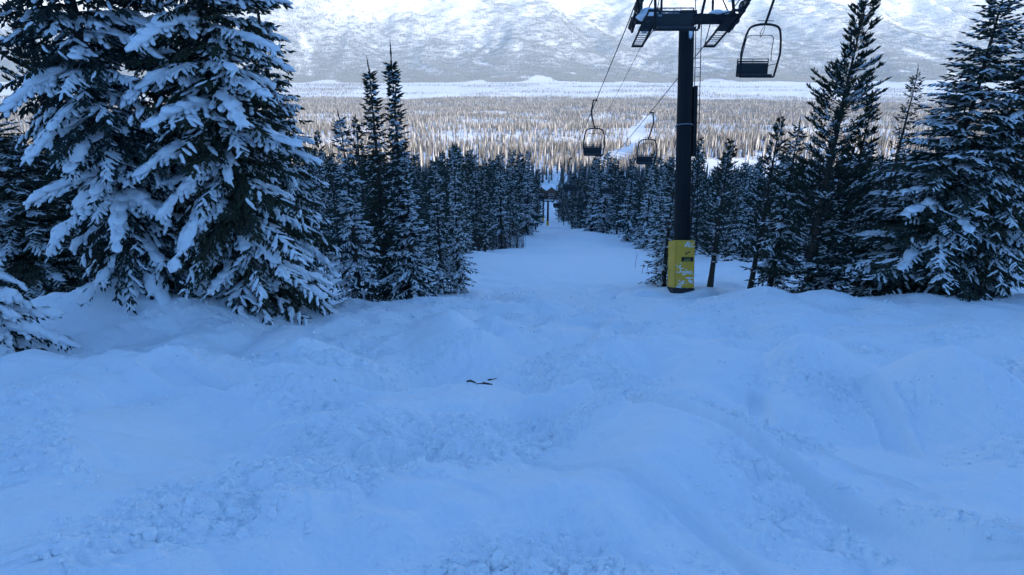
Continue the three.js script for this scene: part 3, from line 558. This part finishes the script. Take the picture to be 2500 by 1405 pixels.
// ------------------------------------------------------------------ the chairlift
const ROPE1 = V(6.46, 0.8 + EYE, -23.4), GAUGE = 1.87;
const T1 = { x: 6.42, d: 20, L: 10.35, lean: 0.36 };
const lineDir = -0.031; // the line runs a little to the right
function snowLumps(list, seed) { // rounded cushions of snow: [x,y,z, half length, half width, half height]
  const A = new Acc(), T = ballTemplate(12, 8);
  for (const [x, y, z, a, b, h, ux = 1, uy = 0, uz = 0] of list) { const l = Math.hypot(ux, uy, uz); A.lump(x, y, z, ux / l, uy / l, uz / l, a, b, h, T, 0.06); }
  return A.geometry();
}
function tower(o, label) {
  const g = thing('lift_tower', label, 'lift tower', 'chairlift towers', [o.x, ground(o.x, -o.d) - 0.1, -o.d]);
  g.rotation.set(-o.lean, 0, 0); g.rotation.order = 'YXZ'; g.rotation.y = lineDir;
  const L = o.L, steelDark = M.steelPole;
  const pole = part('pole', new THREE.CylinderGeometry(0.275, 0.305, L + 0.6, 28).translate(0, (L + 0.6) / 2 - 0.6, 0), steelDark, g);
  part('flange', new THREE.CylinderGeometry(0.33, 0.33, 0.05, 28).translate(0, 6.35, 0), M.galv, pole); part('weld_band', new THREE.CylinderGeometry(0.312, 0.312, 0.03, 28).translate(0, 3.05, 0), M.steel, pole);
  // crossarm
  part('crossarm', join([box(2 * GAUGE + 0.1, 0.30, 0.26, 0, L - 0.05, 0), box(0.62, 0.46, 0.5, 0, L - 0.05, 0), box(0.05, 0.36, 0.34, -GAUGE + 0.35, L - 0.05, 0), box(0.05, 0.36, 0.34, GAUGE - 0.35, L - 0.05, 0)]), M.steel, g);
  part('lifting_frame', join([bar(V(-0.95, L, 0), V(-0.95, L + 1.35, 0), 0.045), bar(V(0.95, L, 0), V(0.95, L + 1.35, 0), 0.045), bar(V(-1.75, L, 0), V(-1.62, L + 1.35, 0), 0.06), bar(V(1.75, L, 0), V(1.62, L + 1.35, 0), 0.06), bar(V(-1.95, L + 1.35, 0), V(1.95, L + 1.35, 0), 0.055), bar(V(-1.55, L + 0.1, 0.05), V(-0.98, L + 1.3, 0.05), 0.025), bar(V(1.55, L + 0.1, 0.05), V(0.98, L + 1.3, 0.05), 0.025)]), M.steel, g);
  for (const s of [-1, 1]) {
    // sheave train along the rope
    const tr = part('sheave_train', join([box(0.05, 0.13, 1.75, s * GAUGE + s * 0.1, L + 0.28, 0), box(0.30, 0.16, 0.2, s * (GAUGE - 0.15), L + 0.18, 0), box(0.05, 0.11, 0.7, s * GAUGE + s * 0.13, L + 0.36, 0.62), box(0.05, 0.11, 0.7, s * GAUGE + s * 0.13, L + 0.36, -0.62)]).translate(0, -L - 0.36, 0), M.steel, g);
    tr.position.y = L + 0.14; tr.rotation.x = -0.14;
    for (const z of [-0.86, -0.38, 0.38, 0.86]) {
      const w = part('sheave_wheel', new THREE.TorusGeometry(0.185, 0.05, 8, 24).rotateY(Math.PI / 2).translate(s * GAUGE, 0, z), M.rubber, tr);
      part('wheel_hub', join([new THREE.CylinderGeometry(0.165, 0.165, 0.045, 20).rotateZ(Math.PI / 2).translate(s * GAUGE, 0, z), new THREE.CylinderGeometry(0.045, 0.045, 0.2, 10).rotateZ(Math.PI / 2).translate(s * GAUGE, 0, z)]), M.galv, tr);
    }
    // work platform beside the sheaves
    const x0 = s * (GAUGE - 0.62), x1 = s * (GAUGE - 0.2), y = L - 0.30;
    const cat = part('work_platform', join([box(0.05, 0.09, 3.3, x0, y, -0.35), box(0.05, 0.09, 3.3, x1, y, -0.35), box(0.47, 0.09, 0.05, (x0 + x1) / 2, y, -2.0), box(0.47, 0.09, 0.05, (x0 + x1) / 2, y, 1.3), box(0.5, 0.03, 1.3, (x0 + x1) / 2, y + 0.03, 0.1)]), M.steel, g);
    for (let k = 0; k < 6; k++) part('grate_bar', bar(V(x0, y + 0.02, -1.82 + k * 0.22), V(x1, y + 0.02, -1.82 + k * 0.22), 0.014), M.steel, cat);
    part('platform_hanger', join([bar(V(x0, y, -1.95), V(x0 - s * 0.3, L, -0.1), 0.02), bar(V(x0, y, 1.25), V(x0 - s * 0.3, L, 0.1), 0.02)]), M.steel, cat);
  }
  // ladder on the right of the pole
  const lad = part('ladder', join([bar(V(0.34, 1.9, 0.12), V(0.34, L - 0.2, 0.12), 0.018), bar(V(0.34, 1.9, -0.2), V(0.34, L - 0.2, -0.2), 0.018)]), M.steel, g);
  if (o.near) {
    lad.geometry = join([bar(V(0.30, 1.7, 0.16), V(0.30, L - 0.2, 0.16), 0.016), bar(V(0.50, 1.7, 0.16), V(0.50, L - 0.2, 0.16), 0.016)]);
    for (let k = 0; k < 22; k++) part('rung', bar(V(0.30, 2 + k * 0.34, 0.16), V(0.50, 2 + k * 0.34, 0.16), 0.011), M.steel, lad);
    part('cable_guard', join([box(0.15, 2.6, 0.16, 0.36, 6.5, 0.06, 0.02), bar(V(-0.12, 2, 0.29), V(-0.12, L - 0.4, 0.275), 0.012)]), M.steel, pole);
    const short = part('step_bracket', join([bar(V(-0.02, L - 0.95, 0.33), V(-0.02, L - 0.3, 0.33), 0.018), bar(V(0.16, L - 0.95, 0.33), V(0.16, L - 0.3, 0.33), 0.018)]), M.steel, pole);
    for (const one of [[[-1.45, L + 0.16, 0.05, 0.34, 0.22, 0.17], [-1.12, L + 0.12, 0, 0.35, 0.2, 0.13], [-1.5, L - 0.14, 0.35, 0.2, 0.45, 0.26, 0, 0, 1], [-1.42, L - 0.19, -0.4, 0.5, 0.2, 0.17, 0, 0, 1], [1.12, L + 0.13, 0, 0.32, 0.19, 0.15], [1.45, L + 0.12, 0.02, 0.22, 0.18, 0.12], [-0.5, L + 0.11, 0, 0.3, 0.18, 0.08], [0.07, L - 0.55, 0.30, 0.34, 0.10, 0.05, 0, 1, 0]]]) one.length && one.forEach((l) => part('snow_cap', snowLumps([l]), M.treeSnow, g));
  }
  // padding round the foot
  const pw = 0.76, pd = 0.86, ph = 1.78, pad = part('safety_pad', join([box(pw, ph, 0.10, 0, 0.26 + ph / 2, pd / 2 - 0.05, 0.03), box(0.10, ph, pd - 0.10, -pw / 2 + 0.05, 0.26 + ph / 2, -0.052, 0.03), box(0.10, ph, pd - 0.10, pw / 2 - 0.05, 0.26 + ph / 2, -0.052, 0.03), box(pw, ph, 0.10, 0, 0.26 + ph / 2, -pd / 2 - 0.06, 0.03)]), M.pad, g);
  part('pad_foot', box(pw + 0.03, 0.3, pd + 0.1, 0, 0.105, -0.03, 0.02), M.padBlack, pad);
  if (o.near) {
    const zf = pd / 2;
    part('pad_seam', join([bar(V(-pw / 2 + 0.06, 0.3, zf + 0.004), V(-pw / 2 + 0.06, 2.0, zf + 0.004), 0.008), bar(V(-pw / 2 - 0.003, 0.9, -0.3), V(-pw / 2 - 0.003, 0.9, 0.3), 0.006)]), std(rgb(0.35, 0.22, 0.03), 0.8), pad);
    // the name plate
    const cv = document.createElement('canvas'); cv.width = 256; cv.height = 96; const c = cv.getContext('2d');
    c.fillStyle = '#14140f'; c.fillRect(0, 0, 256, 96); c.textAlign = 'center'; c.textBaseline = 'middle';
    c.fillStyle = '#8b8440'; c.font = 'bold 34px sans-serif'; c.fillText('KICKING', 128, 27, 236); c.fillStyle = '#c9bd6a'; c.font = 'bold 46px sans-serif'; c.fillText('HORSE', 128, 69, 236);
    const tx = new THREE.CanvasTexture(cv); tx.colorSpace = THREE.SRGBColorSpace;
    const plate = new THREE.PlaneGeometry(0.44, 0.165).translate(0.105, 1.33, zf + 0.006);
    part('name_plate', plate, std(rgb(1, 1, 1), 0.7, { map: tx }), pad);
    const sh = new THREE.Shape([[-0.13, -0.075], [-0.115, -0.03], [-0.09, 0.01], [-0.05, 0.025], [0.0, 0.02], [0.045, 0.04], [0.075, 0.075], [0.105, 0.085], [0.12, 0.07], [0.15, 0.09], [0.135, 0.06], [0.16, 0.035], [0.145, 0.025], [0.10, 0.035], [0.075, 0.005], [0.02, -0.02], [-0.02, -0.03], [-0.035, -0.06], [-0.02, -0.095], [-0.045, -0.1], [-0.065, -0.06], [-0.06, -0.025], [-0.09, -0.03], [-0.105, -0.055], [-0.11, -0.08]].map(([x, y]) => new THREE.Vector2(x, y)));
    part('running_animal_mark', new THREE.ExtrudeGeometry(sh, { depth: 0.003, bevelEnabled: false }).scale(0.75, 0.8, 1).translate(0.1, 1.56, zf + 0.003), M.padBlack, pad);
    const R = rngOf(31), lumps = [];
    const stick = (x, y, w, h) => { for (let k = 0; k < 22; k++) { const u = (R() + R() - 1) * w, v = (R() + R() - 1) * h; const s = 0.008 + 0.02 * R(); if (Math.abs(x + u) < pw / 2 - 0.02) lumps.push([x + u, y + v, zf + 0.004, s * 1.4, 0.006 + 0.008 * R(), s]); } };
    stick(0.08, 1.9, 0.3, 0.1); stick(0.15, 1.84, 0.25, 0.08); stick(-0.14, 1.0, 0.18, 0.25); stick(0.14, 0.82, 0.28, 0.09); stick(0.0, 0.86, 0.3, 0.14); stick(-0.1, 0.45, 0.2, 0.12); stick(0.2, 0.62, 0.2, 0.04); stick(0.25, 0.5, 0.12, 0.1); stick(0.1, 0.2, 0.3, 0.06); stick(-0.2, 0.3, 0.12, 0.08);
    tag(part('frozen_snow', snowLumps(lumps), M.treeSnow, pad), null, null, null, 'stuff');
  }
  return g;
}
tower({ ...T1, near: true }, 'dark steel chairlift tower with a yellow padded foot, nearest to the camera');
const T2 = { x: 11.3, d: 175, L: 8.3, lean: 0.3 }, T3 = { x: 12.0, d: 214, L: 9.2, lean: 0.28 };
tower(T2, 'far lift tower with a yellow padded foot at the end of the run');
tower(T3, 'farthest lift tower, just left of and behind the other far tower');

// ropes: over the camera, over the near tower, sagging to the far towers
const topOf = (t) => V(t.x + 0.01, ground(t.x, -t.d) - 0.1 + (t.L + 0.4) * Math.cos(t.lean), -t.d - (t.L + 0.4) * Math.sin(t.lean));
const A1 = topOf(T1), A2 = topOf(T2), A3 = topOf(T3), UP = 0.36;
function ropePath(off) {
  const p = [];
  for (let d = -44; d < -A1.z - 1.2; d += 4) p.push(V(A1.x + off + (d + A1.z) * 0.031 * 1, A1.y + (-A1.z - d) * UP, -d));
  p.push(V(A1.x + off - 0.02, A1.y + 0.40, A1.z + 0.95), V(A1.x + off, A1.y, A1.z), V(A1.x + off + 0.03, A1.y - 0.44, A1.z - 1));
  const span = (a, b, sag, n) => { for (let k = 1; k < n; k++) { const t = k / n; p.push(V(lerp(a.x, b.x, t) + off, lerp(a.y, b.y, t) - 4 * sag * t * (1 - t), lerp(a.z, b.z, t))); } };
  span(A1, A2, 3.2, 26); p.push(V(A2.x + off, A2.y, A2.z)); span(A2, A3, 0.4, 6); p.push(V(A3.x + off, A3.y, A3.z)); p.push(V(A3.x + off + 6, A3.y - 22, A3.z - 90));
  return new THREE.CatmullRomCurve3(p, false, 'centripetal');
}
const ropeL = ropePath(-GAUGE), ropeR = ropePath(GAUGE);
for (const [c, label] of [[ropeL, 'steel haul rope on the left side of the lift tower'], [ropeR, 'steel haul rope on the right side of the lift tower']]) {
  const m = new THREE.Mesh(new THREE.TubeGeometry(c, 420, 0.022, 6), M.rope); m.name = numbered('haul_rope'); scene.add(tag(m, label, 'cable', 'chairlift ropes'));
}
{
  const a = A1.clone().add(V(-1.05, -0.55, -0.3)), b = A2.clone().add(V(-0.9, -0.2, 0)), p = [];
  for (let k = 0; k <= 24; k++) { const t = k / 24; p.push(V(lerp(a.x, b.x, t), lerp(a.y, b.y, t) - 4 * 3.2 * t * (1 - t), lerp(a.z, b.z, t))); }
  const m = new THREE.Mesh(new THREE.TubeGeometry(new THREE.CatmullRomCurve3(p), 90, 0.011, 5), M.rope); m.name = 'communication_line';
  scene.add(tag(m, 'thin communication line sagging between the two haul ropes', 'cable'));
}
const pointAt = (curve, d) => { let a = 0, b = 1; for (let k = 0; k < 40; k++) { const t = (a + b) / 2; if (-curve.getPoint(t).z < d) a = t; else b = t; } return curve.getPoint(a); };
// a two-seat chair; side -1 hangs from the left rope
function chair(curve, d, side, drop, label, number, swing = 0) {
  const p = pointAt(curve, d), g = thing('lift_chair', label, 'lift chair', 'chairlift chairs', [p.x, p.y, p.z]);
  g.rotation.set(0, lineDir + swing, 0);
  const s = side, o = s * 0.17, top = -drop;
  part('grip', join([box(0.09, 0.11, 0.26, 0, -0.03, 0), box(Math.abs(o) + 0.1, 0.06, 0.07, o / 2, -0.03, 0)]), M.steel, g);
  part('hanger', join([tube([V(o, -0.02, 0), V(o * 1.25, -0.35, 0), V(o * 1.5, -0.68, 0), V(o * 1.2, -0.95, 0), V(o * 0.5, lerp(-0.95, top, 0.6), 0), V(0, top + 0.02, 0)], 0.042, 30, 8)]), M.steel, g);
  const y0 = top, w1 = 0.50, w2 = 0.635, w3 = 0.56, yb = top - 1.58;
  part('bail', join([tube([V(0.0, y0 + 0.03, 0), V(-w1 * 0.55, y0 + 0.0, 0), V(-w1 * 0.9, y0 - 0.07, 0), V(-w1 * 1.08, y0 - 0.24, 0), V(-w2, y0 - 0.85, 0), V(-w2 + 0.015, y0 - 1.0, 0), V(-w3, yb + 0.02, -0.02)], 0.036, 40, 8), tube([V(0.0, y0 + 0.03, 0), V(w1 * 0.55, y0 + 0.0, 0), V(w1 * 0.9, y0 - 0.07, 0), V(w1 * 1.08, y0 - 0.24, 0), V(w2, y0 - 0.85, 0), V(w2 - 0.015, y0 - 1.0, 0), V(w3, yb + 0.02, -0.02)], 0.036, 40, 8), bar(V(-w3, yb, -0.02), V(w3, yb, -0.02), 0.025), box(0.36, 0.05, 0.06, 0, y0 + 0.03, 0), bar(V(-0.26, y0 + 0.13, 0), V(0.26, y0 + 0.13, 0), 0.011)]), M.steel, g);
  // seat frame reaching back from the bail
  part('seat_frame', join([bar(V(-0.52, yb, -0.02), V(-0.52, yb, -0.50), 0.02), bar(V(0.52, yb, -0.02), V(0.52, yb, -0.50), 0.02), bar(V(-0.52, yb, -0.50), V(-0.52, yb + 0.55, -0.58), 0.018), bar(V(0.52, yb, -0.50), V(0.52, yb + 0.55, -0.58), 0.018), bar(V(-0.52, yb + 0.55, -0.58), V(0.52, yb + 0.55, -0.58), 0.014), bar(V(0, yb + 0.40, -0.57), V(0, yb + 0.55, -0.58), 0.01), bar(V(-0.5, yb + 0.34, -0.56), V(-0.62, yb + 0.42, 0), 0.012), bar(V(0.5, yb + 0.34, -0.56), V(0.62, yb + 0.42, 0), 0.012)]), M.steel, g);
  part('seat_cushion', box(1.02, 0.07, 0.48, 0, yb + 0.05, -0.26, 0.025), M.seat, g);
  const back = part('backrest', box(1.02, 0.42, 0.05, 0, yb + 0.215, -0.545, 0.02), M.seat, g);
  part('back_slat', box(1.0, 0.05, 0.035, 0, yb + 0.465, -0.575, 0.012), M.seat, back);
  part('restraint_bar', join([tube([V(-0.50, yb + 0.50, -0.30), V(-0.47, yb + 0.8, -0.3), V(-0.43, yb + 1.2, -0.24), V(-0.36, yb + 1.27, -0.22), V(0, yb + 1.28, -0.22), V(0.36, yb + 1.27, -0.22), V(0.43, yb + 1.2, -0.24), V(0.47, yb + 0.8, -0.3), V(0.50, yb + 0.50, -0.30)], 0.012, 50, 6), tube([V(0, y0, -0.01), V(-0.07, y0 - 0.22, -0.1), V(-0.02, y0 - 0.36, -0.16), V(0.02, y0 - 0.2, -0.1), V(0.02, y0 - 0.05, -0.02)], 0.01, 24, 6)]), M.steel, g);
  if (number) {
    const cv = document.createElement('canvas'); cv.width = 128; cv.height = 64; const c = cv.getContext('2d');
    c.fillStyle = '#2a3440'; c.fillRect(0, 0, 128, 64); c.fillStyle = '#b9c4cc'; c.font = 'bold 52px sans-serif'; c.textAlign = 'center'; c.textBaseline = 'middle'; c.fillText(number, 64, 34, 120);
    const tx = new THREE.CanvasTexture(cv); tx.colorSpace = THREE.SRGBColorSpace;
    part('number_tag', new THREE.PlaneGeometry(0.17, 0.085).translate(-0.38, yb + 0.37, -0.517), std(rgb(1, 1, 1), 0.7, { map: tx }), back);
  }
  return g;
}
chair(ropeR, 20.4, 1, 1.95, 'empty double chair hanging right of the lift tower, nearest on the right rope', null, 0.02);
chair(ropeL, 16.5, -1, 2.0, 'dark chair back with a small number, overlapping the top of the lift tower', '148', 0);
chair(ropeL, 35.0, -1, 1.65, 'empty double chair hanging on the left rope above the pointed firs');
chair(ropeR, 37.6, 1, 1.7, 'empty double chair hanging on the right rope, just left of the tower pole');
chair(ropeL, 53.5, -1, 1.5, 'small chair lower on the left rope, its top against the bright forest');
chair(ropeR, 56, 1, 1.5, 'small chair on the right rope hanging before dark shaded trees');
chair(ropeL, 76, -1, 1.5, 'tiny dark chair on the left rope low before the trees');
chair(ropeR, 80, 1, 1.5, 'tiny dark chair on the right rope low before the trees');

// ------------------------------------------------------------------ buildings at the foot of the run
function lodge(x, d, w, dep, h, gables, label) {
  const g = thing('lodge', label, 'building', 'buildings at the foot of the run', [x, ground(x, -d) - 0.4, -d]);
  part('wall', box(w, h, dep, 0, h / 2, 0, 0.05), M.plank, g);
  const n = gables, gw = w / n;
  for (let k = 0; k < n; k++) {
    const sh = new THREE.Shape([new THREE.Vector2(-gw / 2 - 0.4, 0), new THREE.Vector2(0, gw * 0.42), new THREE.Vector2(gw / 2 + 0.4, 0)]);
    const r = part('roof', new THREE.ExtrudeGeometry(sh, { depth: dep + 1.2, bevelEnabled: false }).translate(-w / 2 + gw * (k + 0.5), h - 0.02, -dep / 2 - 0.6), M.plank, g);
    const a = Math.atan2(gw * 0.42, gw / 2 + 0.4), len = Math.hypot(gw * 0.42, gw / 2 + 0.4);
    part('roof_snow', join([-1, 1].map((s) => box(len, 0.35, dep + 0.9, 0, 0, 0, 0.15).rotateZ(-s * a).translate(-w / 2 + gw * (k + 0.5) + s * (gw / 4 + 0.2), h + gw * 0.21 + 0.17, 0))), M.treeSnow, r);
    for (const dy of [0.3, 0.66]) { const win = part('window', box(gw * 0.5, h * 0.2, 0.12, -w / 2 + gw * (k + 0.5), h * dy, dep / 2 + 0.05, 0.02), M.white, g); part('pane', box(gw * 0.44, h * 0.16, 0.06, -w / 2 + gw * (k + 0.5), h * dy, dep / 2 + 0.1, 0.02), M.glass, win); }
  }
}
lodge(31, 450, 24, 12, 8, 3, 'brown lodge with three gables at the foot of the run');
lodge(13, 476, 12, 10, 6, 1, 'small brown building beside the three gabled lodge');
lodge(225, 600, 14, 9, 5, 1, 'lone sunlit house by the open field behind the forest on the right');

// ------------------------------------------------------------------ shrubs, saplings, stalks and twigs
{
  const R = rngOf(606);
  const spots = [[-4.6, 62.5], [-3.2, 63.4], [-2.3, 61.6], [-0.7, 62.2], [0.6, 60.8], [-3.9, 60.6]];
  spots.forEach(([x, d], i) => {
    const A = new Acc();
    for (let k = 0; k < 70; k++) {
      const a = R() * 6.28, r = Math.sqrt(R()) * 0.95, h = 1.6 + 1.5 * R(), lx = (R() - 0.5) * 0.9, lz = (R() - 0.5) * 0.9, px = Math.cos(a) * r, pz = Math.sin(a) * r;
      A.limb([[px, -0.3, pz, 0.016], [px + lx * 0.4, h * 0.5, pz + lz * 0.4, 0.011], [px + lx, h, pz + lz, 0.004]], 3);
      for (let q = 0; q < 2; q++) { const t = 0.35 + 0.5 * R(), bx = px + lx * t, bz = pz + lz * t; A.limb([[bx, h * t, bz, 0.008], [bx + (R() - 0.5) * 0.6, h * t + 0.5 + 0.3 * R(), bz + (R() - 0.5) * 0.6, 0.003]], 3); }
    }
    const t = thing('bare_shrub', ['second leafless shrub from the left in the grey thicket', 'third leafless shrub from the left, at the back of the grey thicket', 'leafless shrub in the middle of the grey thicket beside the run', 'leafless shrub second from the right end of the grey thicket', 'rightmost leafless shrub of the grey thicket, out on the run', 'leftmost and lowest leafless shrub of the grey thicket'][i], 'shrub', 'leafless thicket left of the run', [x, ground(x, -d), -d]);
    part('stems', A.geometry(), M.twig, t);
  });
  const stalks = [[1549, 672, 30, 1.0], [1566, 680, 27, 0.75], [1578, 672, 28.5, 0.6], [1601, 680, 26.5, 0.95], [1605, 672, 28, 0.8]];
  stalks.forEach(([px, py, d, h], i) => {
    const x = sight(px, py)[0] * d, A = new Acc(), l = (R() - 0.3) * 0.12;
    A.limb([[0, -0.2, 0, 0.011], [l * 0.5, h * 0.5, 0.02, 0.009], [l, h, 0.03, 0.004]], 4); A.limb([[l * 0.6, h * 0.6, 0.02, 0.006], [l * 0.6 + 0.09, h * 0.8, 0, 0.003]], 3);
    const t = thing('dry_stalk', ['leftmost thin dry stalk in the snow left of the yellow pad', 'second thin dry stalk from the left, left of the yellow pad', 'shortest thin dry stalk in the snow left of the yellow pad', 'taller of the two thin dry stalks nearest the yellow pad', 'rightmost thin dry stalk in the snow left of the yellow pad'][i], 'plant', 'dry stalks in the snow', [x, ground(x, -d), -d]); part('stem', A.geometry(), M.twig, t);
  });
  const sap = (px, py, d, h, label) => { const x = sight(px, py)[0] * d; plant('fir_sapling', P.far[3], x, -d, h, 1.5, 1, label, 'fir saplings on the run'); };
  sap(1277, 577, 66, 0.95, 'tiny fir sapling alone on the far left of the run');
  sap(1598, 680, 27.5, 0.32, 'tiny fir tip poking out of the snow among the dry stalks');
  const twig = (px, py, d, pts, label) => {
    const x = sight(px, py)[0] * d, A = new Acc();
    for (const line of pts) A.limb(line.map(([a, b, r]) => { const gx = x + a, gz = -d - b; return [a, ground(gx, gz) - ground(x, -d) + r * 0.8 + 0.006, -b, r]; }), 5);
    const t = thing('fallen_twig', label, 'twig', 'twigs on the snow', [x, ground(x, -d), -d]); part('stem', A.geometry(), M.bark, t);
  };
  twig(1149, 936, 5.9, [[[-0.05, 0.05, 0.012], [0.0, 0.03, 0.014], [0.06, -0.02, 0.008]]], 'short dark twig, left of the three pieces lying mid slope');
  twig(1176, 936, 5.85, [[[-0.07, -0.01, 0.007], [0.03, 0.02, 0.011], [0.08, 0.05, 0.014]], [[0.01, 0.10, 0.009], [0.07, 0.05, 0.013]], [[0.07, 0.05, 0.012], [0.12, 0.12, 0.007]]], 'forked dark twig, largest of the pieces lying mid slope');
  twig(1195, 916, 6.3, [[[-0.02, 0.05, 0.012], [0.015, 0.0, 0.012], [0.03, -0.03, 0.006]], [[0.01, 0, 0.008], [0.09, 0.04, 0.004]]], 'smallest dark twig, just above the forked twig');
  twig(640, 940, 5.8, [[[-0.03, -0.02, 0.008], [0.0, 0.02, 0.014], [0.03, 0.06, 0.008]]], 'lone dark twig on the left part of the slope');
}

scene.traverse((o) => { if (o.isMesh) { o.castShadow = true; o.receiveShadow = true; } });
renderer.render(scene, camera);
